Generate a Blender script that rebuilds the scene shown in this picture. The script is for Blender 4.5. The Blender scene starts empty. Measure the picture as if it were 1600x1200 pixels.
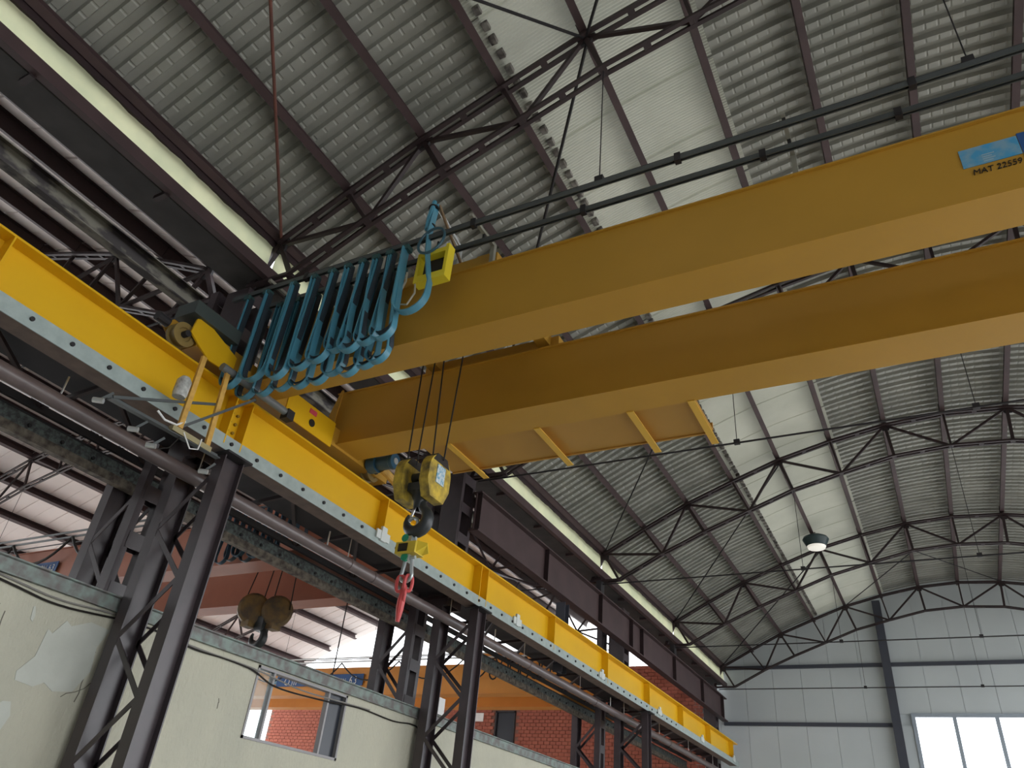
import bpy, math, random
from mathutils import Vector, Matrix
random.seed(7)
SC = bpy.context.scene
COL = SC.collection
CZ = 1.6                      # eye height: every z below is measured from the eye, the floor is at -CZ

# ------------------------------------------------------------------ camera
YAW, PIT, ROL, FPX = -0.53436136, 0.57269521, 0.10412264, 1175.0
fw = Vector((math.sin(YAW)*math.cos(PIT), math.cos(YAW)*math.cos(PIT), math.sin(PIT)))
r0 = Vector((math.cos(YAW), -math.sin(YAW), 0)); u0 = r0.cross(fw)
rt = r0*math.cos(ROL)+u0*math.sin(ROL); up = -r0*math.sin(ROL)+u0*math.cos(ROL)
cam = bpy.data.cameras.new('camera'); cam.sensor_width = 36; cam.lens = 36*FPX/1600; cam.clip_end = 500
co = bpy.data.objects.new('camera', cam); COL.objects.link(co)
m = Matrix((rt, up, -fw)).transposed().to_4x4(); m.translation = (0, 0, CZ); co.matrix_world = m
SC.camera = co
# ------------------------------------------------------------------ sky, exposure
w = bpy.data.worlds.new('sky'); SC.world = w; w.use_nodes = True
bg = w.node_tree.nodes['Background']; bg.inputs[0].default_value = (0.93, 0.96, 1.0, 1); bg.inputs[1].default_value = 3.7
SC.view_settings.view_transform = 'Standard'; SC.view_settings.look = 'None'
SC.view_settings.gamma = 1; SC.view_settings.use_curve_mapping = False
SC.view_settings.exposure = 0.0
SC.cycles.max_bounces = 8; SC.cycles.diffuse_bounces = 5; SC.cycles.transparent_max_bounces = 8
SC.cycles.use_denoising = True

# ------------------------------------------------------------------ materials
MATS = {}
def mat(name, col, rough=.6, metal=0, col2=None, nscale=6, namt=.5, bump=0, bscale=40, spec=.4, detail=6, stretch=None):
    if name in MATS: return MATS[name]
    M = bpy.data.materials.new(name); M.use_nodes = True; MATS[name] = M
    nt = M.node_tree; b = nt.nodes['Principled BSDF']
    b.inputs['Base Color'].default_value = (*col, 1); b.inputs['Roughness'].default_value = rough
    b.inputs['Metallic'].default_value = metal; b.inputs['Specular IOR Level'].default_value = spec
    geo = nt.nodes.new('ShaderNodeNewGeometry'); src = geo.outputs['Position']
    if stretch:
        mp = nt.nodes.new('ShaderNodeMapping'); mp.inputs['Scale'].default_value = stretch
        nt.links.new(src, mp.inputs['Vector']); src = mp.outputs[0]
    if col2:
        n = nt.nodes.new('ShaderNodeTexNoise'); n.inputs['Scale'].default_value = nscale; n.inputs['Detail'].default_value = detail
        nt.links.new(src, n.inputs['Vector'])
        r = nt.nodes.new('ShaderNodeValToRGB'); r.color_ramp.elements[0].position = .5-.25*namt; r.color_ramp.elements[1].position = .5+.25*namt
        r.color_ramp.elements[0].color = (*col, 1); r.color_ramp.elements[1].color = (*col2, 1)
        nt.links.new(n.outputs['Fac'], r.inputs[0]); nt.links.new(r.outputs[0], b.inputs['Base Color'])
    if bump:
        n2 = nt.nodes.new('ShaderNodeTexNoise'); n2.inputs['Scale'].default_value = bscale; n2.inputs['Detail'].default_value = 4
        nt.links.new(src, n2.inputs['Vector'])
        bp = nt.nodes.new('ShaderNodeBump'); bp.inputs['Strength'].default_value = bump; bp.inputs['Distance'].default_value = .02
        nt.links.new(n2.outputs['Fac'], bp.inputs['Height']); nt.links.new(bp.outputs[0], b.inputs['Normal'])
    return M
def translucent(name, col, mix=.6, col2=None, scale=1.5):
    M = bpy.data.materials.new(name); M.use_nodes = True; MATS[name] = M
    nt = M.node_tree; b = nt.nodes['Principled BSDF']; out = nt.nodes['Material Output']
    b.inputs['Base Color'].default_value = (*col, 1); b.inputs['Roughness'].default_value = .45
    t = nt.nodes.new('ShaderNodeBsdfTranslucent'); t.inputs[0].default_value = (*col, 1)
    if col2:
        geo = nt.nodes.new('ShaderNodeNewGeometry')
        n = nt.nodes.new('ShaderNodeTexNoise'); n.inputs['Scale'].default_value = scale; n.inputs['Detail'].default_value = 5
        nt.links.new(geo.outputs['Position'], n.inputs['Vector'])
        r = nt.nodes.new('ShaderNodeValToRGB'); r.color_ramp.elements[0].position = .38; r.color_ramp.elements[1].position = .65
        r.color_ramp.elements[0].color = (*col2, 1); r.color_ramp.elements[1].color = (*col, 1)
        nt.links.new(n.outputs['Fac'], r.inputs[0])
        nt.links.new(r.outputs[0], t.inputs[0]); nt.links.new(r.outputs[0], b.inputs['Base Color'])
    x = nt.nodes.new('ShaderNodeMixShader'); x.inputs[0].default_value = mix
    nt.links.new(b.outputs[0], x.inputs[1]); nt.links.new(t.outputs[0], x.inputs[2]); nt.links.new(x.outputs[0], out.inputs[0])
    return M
def glass(name, col=(.9, .95, .95), a=.85):
    M = bpy.data.materials.new(name); M.use_nodes = True; MATS[name] = M
    nt = M.node_tree; b = nt.nodes['Principled BSDF']; out = nt.nodes['Material Output']
    b.inputs['Base Color'].default_value = (*col, 1); b.inputs['Roughness'].default_value = .05
    t = nt.nodes.new('ShaderNodeBsdfTransparent'); t.inputs[0].default_value = (*col, 1)
    x = nt.nodes.new('ShaderNodeMixShader'); x.inputs[0].default_value = a
    nt.links.new(b.outputs[0], x.inputs[1]); nt.links.new(t.outputs[0], x.inputs[2]); nt.links.new(x.outputs[0], out.inputs[0])
    return M
steel = mat('maroon_steel', (.042, .025, .026), .5, 0, (.026, .017, .018), 3, 1)
steel_b = mat('column_steel', (.062, .045, .05), .36, 0, (.042, .032, .036), 5, 1, spec=.7)
purl_m = mat('purlin_steel', (.085, .052, .053), .55, 0, (.055, .035, .036), 2, 1)
dark = mat('black_steel', (.016, .014, .016), .6, 0, (.028, .025, .027), 4, 1)
rust = mat('red_oxide', (.20, .075, .055), .6, 0, (.12, .05, .04), 4, 1)
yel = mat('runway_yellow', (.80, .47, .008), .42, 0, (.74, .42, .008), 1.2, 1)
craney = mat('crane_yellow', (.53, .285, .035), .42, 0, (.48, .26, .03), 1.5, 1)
platy = mat('platform_yellow', (.50, .27, .055), .5, 0, (.46, .25, .05), 2, 1)
boxy = mat('box_yellow', (.85, .68, .04), .4)
wood_y = mat('post_yellow', (.68, .40, .09), .55, 0, (.5, .28, .06), 14, 1)
hooky = mat('hook_block_yellow', (.62, .44, .05), .5, 0, (.12, .09, .03), 9, .8)
strip = mat('greenish_strip', (.40, .47, .45), .5, 0, (.30, .36, .345), 9, 1)
boltm = mat('bolt_black', (.02, .018, .02), .5)
flange = mat('flange_brown', (.20, .14, .11), .6, 0, (.12, .085, .07), 6, 1)
zinc = mat('galvanised_sheet', (.375, .372, .33), .45, .15, (.25, .252, .222), 1.3, 1.2)
white_deck = mat('white_roof_panel', (.88, .82, .80), .5, 0, (.80, .745, .725), 1.0, 1)
sky_m = translucent('skylight_plastic', (.53, .53, .45), .06, (.45, .455, .38), .8)
eave_m = translucent('eave_plastic', (.86, .86, .56), .62, (.70, .73, .48), 1.6)
plaster = mat('cream_plaster', (.60, .58, .46), .9, 0, (.47, .465, .38), 1.0, .9, .9, 22, stretch=(1, 1, .55))
patch_m = mat('bare_plaster_patch', (.60, .62, .56), .9, 0, (.50, .52, .46), 3, 1, .2, 30)
capm = mat('cap_steel', (.17, .155, .15), .6, 0, (.24, .30, .27), 7, .45)
panel_m = mat('end_wall_panel', (.60, .645, .66), .6, 0, (.55, .595, .61), .7, 1)
girt_m = mat('blue_black_steel', (.06, .065, .085), .5)
brick_m = mat('red_brick', (.42, .13, .08), .85, 0, (.32, .09, .06), 3, 1.2, .3, 60)
mortar = mat('mortar', (.24, .13, .10), .95)
concrete = mat('concrete', (.58, .565, .53), .8, 0, (.52, .505, .475), .6, 1)
blue_cable = mat('blue_cable', (.075, .26, .36), .32, 0, spec=.6)
dkcable = mat('dark_cable', (.03, .045, .06), .5)
greyrail = mat('grey_rail', (.10, .11, .11), .45, .3)
galv = mat('galvanised', (.62, .64, .64), .35, .6)
pipe_m = mat('pipe_brown', (.15, .115, .11), .34, 0, (.10, .078, .078), 3, 1, spec=.6)
motor_b = mat('motor_blue', (.03, .09, .15), .35)
hook_m = mat('hook_black', (.025, .03, .034), .38, 0, spec=.6)
redch = mat('chain_red', (.62, .09, .09), .38)
shack = mat('shackle_steel', (.5, .54, .55), .3, .7)
green = mat('shackle_pin_green', (.02, .30, .17), .4)
redcrane = mat('red_brown_crane', (.42, .15, .085), .5, 0, (.36, .125, .07), 2, 1)
orcrane = mat('orange_crane', (.80, .33, .06), .5, 0, (.72, .29, .05), 2, 1)
signb = mat('sign_blue', (.03, .10, .28), .5)
sticker = mat('sticker_light_blue', (.07, .34, .58), .45, 0, (.22, .40, .52), 9, .4)
white = mat('white_paint', (.8, .8, .78), .5)
black = mat('black_ink', (.015, .012, .01), .6)
oldbeam = mat('weathered_beam', (.025, .019, .018), .7, 0, (.14, .13, .10), 4.2, .22, stretch=(1, .5, 1))
pink = mat('pink_sticker', (.7, .08, .12), .5)
clear = glass('window_glass')
pane_w = glass('bright_pane', (.97, .98, 1), .93)
darkglass = mat('dark_panel', (.03, .035, .045), .25)
lens = mat('lamp_lens', (.85, .84, .78), .3)
nb = lens.node_tree.nodes['Principled BSDF']; nb.inputs['Emission Color'].default_value = (1, .95, .85, 1); nb.inputs['Emission Strength'].default_value = .5
lcd = mat('display_black', (.01, .012, .015), .2)

# ------------------------------------------------------------------ mesh helpers
ORG = {}
class MB:
    def __init__(s): s.v = []; s.f = []
    def add(s, vs, fs):
        k = len(s.v); s.v += [tuple(p) for p in vs]; s.f += [tuple(i+k for i in f) for f in fs]; return s
    def box(s, x0, x1, y0, y1, z0, z1):
        vs = [(x, y, z) for x in (x0, x1) for y in (y0, y1) for z in (z0, z1)]
        return s.add(vs, [(0, 1, 3, 2), (4, 6, 7, 5), (0, 4, 5, 1), (2, 3, 7, 6), (0, 2, 6, 4), (1, 5, 7, 3)])
    def frame(s, p, q, up):
        d = (q-p).normalized(); u = Vector(up)
        if abs(d.dot(u)) > .98: u = Vector((1, 0, 0)) if abs(d.x) < .9 else Vector((0, 1, 0))
        a = d.cross(u).normalized(); return d, a, a.cross(d).normalized()
    def prof(s, p, q, poly, up=(0, 0, 1)):
        p = Vector(p); q = Vector(q); d, a, b = s.frame(p, q, up); n = len(poly)
        vs = [e+a*x+b*y for e in (p, q) for x, y in poly]
        fs = [(i, (i+1) % n, n+(i+1) % n, n+i) for i in range(n)]+[tuple(range(n-1, -1, -1)), tuple(range(n, 2*n))]
        return s.add(vs, fs)
    def bar(s, p, q, w=.05, h=.05, up=(0, 0, 1), ox=0, oy=0):
        return s.prof(p, q, [(ox-w/2, oy-h/2), (ox+w/2, oy-h/2), (ox+w/2, oy+h/2), (ox-w/2, oy+h/2)], up)
    def angle(s, p, q, l=.06, t=.01, up=(0, 0, 1), fx=1, fy=1):
        P = [(0, 0), (l*fx, 0), (l*fx, t*fy), (t*fx, t*fy), (t*fx, l*fy), (0, l*fy)]
        if fx*fy < 0: P = P[::-1]
        return s.prof(p, q, P, up)
    def hbeam(s, p, q, w, h, tf, tw, up=(0, 0, 1)):
        W, H, t = w/2, h/2, tw/2
        return s.prof(p, q, [(-W, -H), (W, -H), (W, -H+tf), (t, -H+tf), (t, H-tf), (W, H-tf), (W, H), (-W, H), (-W, H-tf), (-t, H-tf), (-t, -H+tf), (-W, -H+tf)], up)
    def cyl(s, p, q, r, n=12, r2=None):
        p = Vector(p); q = Vector(q); d, a, b = s.frame(p, q, (0, 0, 1)); r2 = r if r2 is None else r2
        vs = [e+(a*math.cos(6.28318*i/n)+b*math.sin(6.28318*i/n))*rr for e, rr in ((p, r), (q, r2)) for i in range(n)]
        fs = [(i, (i+1) % n, n+(i+1) % n, n+i) for i in range(n)]+[tuple(range(n-1, -1, -1)), tuple(range(n, 2*n))]
        return s.add(vs, fs)
    def tube(s, pts, r, n=8, closed=False):
        pts = [Vector(p) for p in pts]; N = len(pts); rings = []; a = None
        rr = r if isinstance(r, (list, tuple)) else [r]*N
        for i in range(N):
            d = ((pts[(i+1) % N]-pts[i-1]) if closed else (pts[min(i+1, N-1)]-pts[max(i-1, 0)])).normalized()
            if a is None:
                u = Vector((0, 0, 1)) if abs(d.z) < .9 else Vector((0, 1, 0)); a = d.cross(u).normalized()
            else: a = (a-d*a.dot(d)).normalized()
            b = d.cross(a); rings.append([pts[i]+(a*math.cos(6.28318*k/n)+b*math.sin(6.28318*k/n))*rr[i] for k in range(n)])
        vs = [p for g in rings for p in g]; fs = []
        for i in range(N if closed else N-1):
            j = (i+1) % N
            fs += [(i*n+k, i*n+(k+1) % n, j*n+(k+1) % n, j*n+k) for k in range(n)]
        if not closed: fs += [tuple(range(n-1, -1, -1)), tuple((N-1)*n+k for k in range(n))]
        return s.add(vs, fs)
    def lathe(s, prof, c, axis=(0, 0, 1), n=20):
        c = Vector(c); d = Vector(axis).normalized(); u = Vector((1, 0, 0)) if abs(d.x) < .9 else Vector((0, 1, 0))
        a = d.cross(u).normalized(); b = d.cross(a); vs = []; fs = []
        for r, h in prof:
            vs += [c+d*h+(a*math.cos(6.28318*k/n)+b*math.sin(6.28318*k/n))*max(r, 1e-4) for k in range(n)]
        for i in range(len(prof)-1): fs += [(i*n+k, i*n+(k+1) % n, (i+1)*n+(k+1) % n, (i+1)*n+k) for k in range(n)]
        return s.add(vs, fs)
    def poly(s, pts, ext):
        n = len(pts); e = Vector(ext); vs = [Vector(p) for p in pts]+[Vector(p)+e for p in pts]
        return s.add(vs, [(i, (i+1) % n, n+(i+1) % n, n+i) for i in range(n)]+[tuple(range(n-1, -1, -1)), tuple(range(n, 2*n))])
    def ribbon(s, pts, wv, t):
        """flat band: path pts, width vector wv, thickness t"""
        pts = [Vector(p) for p in pts]; wv = Vector(wv); N = len(pts); vs = []; fs = []
        for i in range(N):
            d = (pts[min(i+1, N-1)]-pts[max(i-1, 0)]).normalized(); nn = d.cross(wv).normalized()*t/2
            vs += [pts[i]-wv/2-nn, pts[i]+wv/2-nn, pts[i]+wv/2+nn, pts[i]-wv/2+nn]
        for i in range(N-1): fs += [(i*4+k, i*4+(k+1) % 4, i*4+4+(k+1) % 4, i*4+4+k) for k in range(4)]
        return s.add(vs, fs+[(3, 2, 1, 0), tuple((N-1)*4+k for k in range(4))])
    def mesh(s, name, M, org=(0, 0, 0), smooth=False):
        me = bpy.data.meshes.new(name); o = Vector(org)
        me.from_pydata([Vector(p)-o for p in s.v], [], s.f); me.materials.append(M)
        if smooth:
            me.polygons.foreach_set('use_smooth', [True]*len(me.polygons)); me.set_sharp_from_angle(angle=math.radians(35))
        me.update(); return me
    def build(s, name, M, parent=None, smooth=False):
        if parent is None:
            xs, ys, zs = zip(*s.v); org = Vector(((min(xs)+max(xs))/2, (min(ys)+max(ys))/2, min(zs)))
            o = bpy.data.objects.new(name, s.mesh(name, M, org, smooth)); o.location = org+Vector((0, 0, CZ))
        else:
            org = ORG[parent]; o = bpy.data.objects.new(name, s.mesh(name, M, org, smooth)); o.parent = parent
        ORG[o] = org; COL.objects.link(o); return o
def inst(name, me, parent, loc):
    o = bpy.data.objects.new(name, me); o.parent = parent; o.location = Vector(loc)-ORG[parent]; COL.objects.link(o); ORG[o] = Vector(loc); return o
def tag(o, label=None, cat=None, group=None, kind=None):
    if label: o['label'] = label
    if cat: o['category'] = cat
    if group: o['group'] = group
    if kind: o['kind'] = kind
    return o
def thing(name, loc, label=None, cat=None, group=None, kind=None):
    o = bpy.data.objects.new(name, None); o.empty_display_size = .2; COL.objects.link(o)
    o.location = Vector(loc)+Vector((0, 0, CZ)); ORG[o] = Vector(loc); return tag(o, label, cat, group, kind)
def text(body, loc, size, M, parent, name='lettering', rot=(math.pi/2, 0, 0), sx=1, ext=.002, shear=0):
    cu = bpy.data.curves.new(name, 'FONT'); cu.body = body; cu.size = size; cu.extrude = ext; cu.shear = shear
    t = bpy.data.objects.new(name+'_tmp', cu); COL.objects.link(t)
    bpy.context.view_layer.update()
    me = bpy.data.meshes.new_from_object(t.evaluated_get(bpy.context.evaluated_depsgraph_get()))
    bpy.data.objects.remove(t); me.materials.clear(); me.materials.append(M)
    o = inst(name, me, parent, loc); o.rotation_euler = rot; o.scale = (sx, 1, 1); return o
ORD = ['first', 'second', 'third', 'fourth', 'fifth', 'sixth', 'seventh', 'eighth', 'ninth', 'tenth', 'eleventh', 'twelfth', 'thirteenth', 'fourteenth', 'fifteenth']

# ------------------------------------------------------------------ shared dimensions
TX = [-7.43, -6.3, -5.1, -3.85, -2.63, -1.32, 0, 1.31]
TZ = [7.53, 8.12, 8.71, 9.2, 9.65, 9.98, 10.22, 10.3]
BX = [-7.0, -5.8, -4.66, -3.48, -2.35, -1.17, .07, 1.31]
BZ = [6.72, 7.33, 7.82, 8.27, 8.7, 9.0, 9.28, 9.36]
CX = 1.31
TX += [2*CX-x for x in TX[-2::-1]]; TZ += TZ[-2::-1]
BX += [2*CX-x for x in BX[-2::-1]]; BZ += BZ[-2::-1]
MIR = -16.38
def LX(x): return -8.95-(x+7.43)*1.26            # left bay: mirrored and wider
def LZ(z): return 7.53+(z-7.53)*1.13 if z > 7.53 else z
YT = [5.44, 11.9, 18.45, 24.9, 31.05]            # truss lines
YEND = 31.6
def arch(x):
    x = min(max(x, -7.9), 10.6)
    if x <= TX[0]: return TZ[0]+(x-TX[0])*.52
    if x >= TX[-1]: return TZ[-1]-(x-TX[-1])*.52
    # smooth cubic through the nodes
    for i in range(len(TX)-1):
        if x <= TX[i+1]:
            def sl(k):
                k0 = max(k-1, 0); k1 = min(k+1, len(TX)-1); return (TZ[k1]-TZ[k0])/(TX[k1]-TX[k0])
            h = TX[i+1]-TX[i]; t = (x-TX[i])/h
            return (2*t**3-3*t**2+1)*TZ[i]+(t**3-2*t**2+t)*h*sl(i)+(-2*t**3+3*t**2)*TZ[i+1]+(t**3-t**2)*h*sl(i+1)

# ================================================================== SETTING
f = MB().box(-60, 60, -60, 90, -CZ-.2, -CZ).build('floor', concrete); tag(f, kind='structure')  # unseen, carried far past the walls to bounce outside light in

# ---- main roof: corrugated sheets with crimped ribs, skylight band, each sheet a piece
ceil = thing('ceiling', (1.3, 12, 7.5), kind='structure')
SW = 1.15; RP = SW/5
def sheet_mesh(name, x0, x1, M, lift=.24):
    """a sheet SW wide in y (0..SW), ribs across the purlins, crimped every 12 cm on the lower flats"""
    xs = []; x = x0; k = 0
    while x < x1-.01:
        xs += [(x, 0), (min(x+.125, x1), 0), (min(x+.138, x1), 1), (min(x+.152, x1), 1)]; x += .165
    xs.append((x1, 0))
    prof = []
    for i in range(5):
        y = i*RP
        prof += [(y, 0, 1), (y+.095, 0, 1), (y+.115, .075, 0), (y+.21, .075, 0)]
    prof += [(SW-.004, 0, 0), (SW-.002, -.016, 0), (SW+.012, -.016, 0)]     # side lap under the next sheet
    mb = MB(); n = len(prof)
    for x, c in xs:
        z = arch(x)+lift
        for y, h, low in prof:
            mb.v.append((x, y, z+h+(.008 if (c and low) else 0)))
    for i in range(len(xs)-1):
        for j in range(n-1):
            a = i*n+j; mb.f.append((a, a+1, a+n+1, a+n))
    return mb.mesh(name, M)
sh_l = sheet_mesh('corrugated_sheet', -7.62, -3.78, zinc)
sh_r = sheet_mesh('corrugated_sheet', -1.40, 3.98, zinc)
sh_rr = sheet_mesh('corrugated_sheet', 3.9, 10.3, zinc)
def sky_mesh():
    mb = MB(); ny = 96; xs = [-3.98+i*(2.75/14) for i in range(15)]
    for x in xs:
        for j in range(ny+1):
            t = j/ny; e = .03 if (t < .015 or t > .985) else 0
            mb.v.append((x, t*SW, arch(x)+.235+.006*math.sin(t*24*6.28318)+e))
    for i in range(14):
        for j in range(ny):
            a = i*(ny+1)+j; mb.f.append((a, a+1, a+ny+2, a+ny+1))
    return mb.mesh('skylight_panel', sky_m, smooth=True)
sk = sky_mesh()
Y0, NS = -7.0, 34
for i in range(NS):
    y = Y0+i*SW+.02
    if y > YEND: break
    for nm, me in (('corrugated_sheet', sh_l), ('corrugated_sheet', sh_r), ('corrugated_sheet', sh_rr), ('skylight_panel', sk)):
        inst(nm, me, ceil, (0, y, 0))
# torn filler strips closing the rib ends along the skylight
for x in (-3.74, -1.36):
    mb = MB()
    for i in range(int((YEND+6)/RP)):
        y = -6+i*RP+random.uniform(-.02, .02); z = arch(x)+.22
        mb.box(x-.045, x+.045, y, y+.12, z-.055+random.uniform(-.02, .015), z+.02)
    mb.build('rib_filler', mat('dirty_filler', (.30, .28, .25), .8, 0, (.07, .06, .055), 7, .6), ceil)['kind'] = 'stuff'

# ---- left bay roof: smooth white panels
ceil2 = thing('ceiling_left', (-20, 12, 7.5), kind='structure')
def white_mesh(xa, xb):
    mb = MB(); n = 26; prof = [(0, .03), (.02, .03), (.03, 0), (.55, 0), (.56, .012), (.58, .012), (.59, 0), (SW-.03, 0), (SW-.02, .03), (SW, .03)]; k = len(prof)
    for i in range(n+1):
        x = xa+(xb-xa)*i/n
        for y, h in prof: mb.v.append((LX(x), y, LZ(arch(x))+.30+h))
    for i in range(n):
        for j in range(k-1):
            a = i*k+j; mb.f.append((a, a+k, a+k+1, a+1))
    return mb.mesh('roof_panel', white_deck)
wa, wb = white_mesh(-7.7, 1.4), white_mesh(1.4, 10.3)
for i in range(NS):
    y = Y0+i*SW
    if y > YEND: break
    inst('roof_panel', wa, ceil2, (0, y, 0)); inst('roof_panel', wb, ceil2, (0, y, 0))

# ---- valley gutter between the bays
g = thing('trim_1', (-8.2, 12, 6.4), kind='structure')
MB().poly([(-7.58, -7, 6.97), (-7.60, -7, 6.86), (-8.14, -7, 6.86), (-8.42, -7, 7.36), (-8.40, -7, 7.38), (-8.12, -7, 6.9), (-7.62, -7, 6.9), (-7.60, -7, 6.97)], (0, 38.4, 0)).build('gutter', mat('gutter_dark', (.075, .072, .07), .7, 0, (.04, .038, .038), 2.5, 1), g)
MB().prof((-7.46, -7, 6.89), (-7.46, YEND, 6.89), [(-.05, -.09), (.05, -.09), (.05, .09), (.035, .09), (.035, -.07), (-.05, -.07)]).build('gutter_channel', purl_m, g)
br = MB().prof((-7.5, 0, 6.8), (-7.72, 0, 6.8), [(-.035, -.03), (.035, -.03), (.035, .03), (-.035, .03)]).mesh('gutter_bracket', steel)
for k in range(20): inst('gutter_bracket', br, g, (0, -5.6+1.85*k, 0))

# ---- eave clerestory strip (vertical translucent sheets)
win3 = thing('window_3', (-7.53, 12, 6.9), kind='structure')
ys = [-7, -1.1]+YT[:4]+[YEND]
for a, b in zip(ys, ys[1:]):
    mb = MB(); n = 40
    for i in range(n+1):
        y = a+.05+(b-a-.1)*i/n
        for j, z in enumerate((6.95, 7.1, 7.28, 7.5)):
            mb.v.append((-7.53+.012*math.sin(i*1.9+j)+.008*math.sin(i*.7), y, z))
    for i in range(n):
        for j in range(3):
            q = i*4+j; mb.f.append((q, q+1, q+5, q+4))
    mb.build('pane', eave_m, win3, True)

MB().box(-7.66, -7.50, -7, YEND, 7.42, 7.70).build('eave_board', steel, ceil)
# ---- plaster wall between the bays with its window opening
WX = -8.05
wy0, wy1, wz0, wz1 = 7.72, 9.66, 1.13, 2.03
wl = MB()
for a, b, c, d in ((-7, wy0, -CZ, 2.06), (wy1, 31.5, -CZ, 2.06), (wy0, wy1, -CZ, wz0), (wy0, wy1, wz1, 2.06)): wl.box(WX-.16, WX, a, b, c, d)
wl = tag(wl.build('wall_left', plaster), kind='structure')
def blob(cy, cz, pts, nm):
    mb = MB(); n = len(pts); mb.poly([(WX+.001, cy+y, cz+z) for y, z in pts], (.006, 0, 0)); return mb.build(nm, patch_m, wl)
blob(4.92, 1.35, [(.25, .52), (.05, .42), (-.02, .46), (-.12, .30), (-.18, .33), (-.2, .05), (-.32, -.12), (-.30, -.2), (-.1, -.22), (.0, -.16), (.12, -.22), (.33, -.18), (.45, .05), (.42, .3), (.5, .5)], 'bare_patch')
blob(4.62, .86, [(-.1, .0), (-.06, -.14), (.06, -.16), (.1, -.02), (.05, .1), (-.03, .09)], 'bare_patch')
blob(4.52, 1.78, [(-.02, .06), (.0, -.06), (.03, -.08), (.035, -.02), (.0, .07)], 'bare_patch')
def crack(pts):
    mb = MB()
    for (a, b), (c, d) in zip(pts, pts[1:]): mb.bar((WX+.002, a, b), (WX+.002, c, d), .008, .006)
    mb.build('crack', mat('crack_dark', (.16, .15, .12), .9), wl)
def walk(y, z, dy, dz, n):
    P = [(y, z)]
    for _ in range(n): y += dy*random.uniform(.4, 1.6)+random.uniform(-.02, .02); z += dz*random.uniform(.4, 1.6)+random.uniform(-.03, .03); P.append((y, z))
    return P
for a in ((3.95, 1.75, .05, -.005, 6), (4.25, 1.72, .015, -.05, 6), (5.15, 1.1, .06, .05, 6), (4.0, 1.3, .02, -.07, 5), (5.35, 1.6, .0, -.05, 7), (7.2, 1.5, .0, -.03, 4)): crack(walk(*a))
cap = tag(thing('trim_2', (WX, 12, 2.04), kind='structure'))
MB().prof((WX-.06, -7, 2.13), (WX-.06, 31.5, 2.13), [(-.12, -.085), (.12, -.085), (.12, -.07), (.09, -.065), (.09, .06), (.12, .07), (.12, .085), (-.12, .085)]).build('wall_cap', capm, cap)

w2 = thing('window_2', (WX, 8.7, wz0), kind='structure')
fr = MB(); T = .035
for a, b, c, d in ((wy0, wy1, wz0, wz0+T), (wy0, wy1, wz1-T, wz1), (wy0, wy0+T, wz0, wz1), (wy1-T, wy1, wz0, wz1)): fr.box(WX-.1, WX+.012, a, b, c, d)
fr.build('window_frame', mat('window_grey', (.30, .29, .29), .5, .2), w2)
for y in (8.06, 9.25): MB().box(WX-.08, WX, y-.018, y+.018, wz0+T, wz1-T).build('mullion', MATS['window_grey'], w2)
MB().box(WX-.05, WX-.044, wy0+T, 8.045, wz0+T, wz1-T).build('pane', clear, w2)
MB().box(WX-.06, WX-.05, 9.27, wy1-T, wz0+T, wz1-T).build('dark_board', darkglass, w2)

# ---- end wall of the main bay: panels, window, girts, posts
we = thing('wall_far', (1.3, YEND, -CZ), kind='structure')
gx = [-8.8+1.05*i for i in range(19)]
rows = [(-CZ, 1.6), (1.604, 5.478), (5.482, 7.528), (7.532, 20)]
WB = (-1.0, 9.12, -1.3, 5.86)                     # window, enlarged out of view to let in more light: x0,x1,z0,z1
for i in range(18):
    a, b = gx[i]+.005, gx[i+1]-.005
    for r, (c, d) in enumerate(rows):
        pts = None
        if r == 3:
            pts = [(a, YEND, c)]+[(b, YEND, c)]+[(b-(b-a)*k/5, YEND, max(arch(b-(b-a)*k/5)+.22, c+.02)) for k in range(6)]
        else:
            aa, bb, cc, dd = a, b, c, d
            if b > WB[0] and a < WB[1] and r < 3:
                if r == 2: cc = max(c, WB[3])
                elif r == 1:
                    if a < WB[0]: bb = WB[0]
                    elif b > WB[1]: aa = WB[1]
                    else: continue
                else: dd = min(d, WB[2])
            if r == 0: cc = -CZ
            if bb-aa < .02 or dd-cc < .02: continue
            pts = [(aa, YEND, cc), (bb, YEND, cc), (bb, YEND, dd), (aa, YEND, dd)]
        MB().poly(pts, (0, .06, 0)).build('wall_panel', panel_m, we)
bk_ = MB()  # backing added behind the panels to stop sky light leaking through the gaps
for a, b, c, d in ((-8.8, WB[0]-.03, -CZ, 7.6), (WB[1]+.03, 10.1, -CZ, 7.6), (WB[0]-.03, WB[1]+.03, WB[3], 7.6)): bk_.box(a, b, YEND+.062, YEND+.1, c, d)
bk_.poly([(TX[0], YEND+.062, 7.6)]+[(TX[-1], YEND+.062, 7.6)]+[(x, YEND+.062, arch(x)+.2) for x in TX[::-1]], (0, .04, 0))
bk_.build('leak_backing', panel_m, we)
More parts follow.
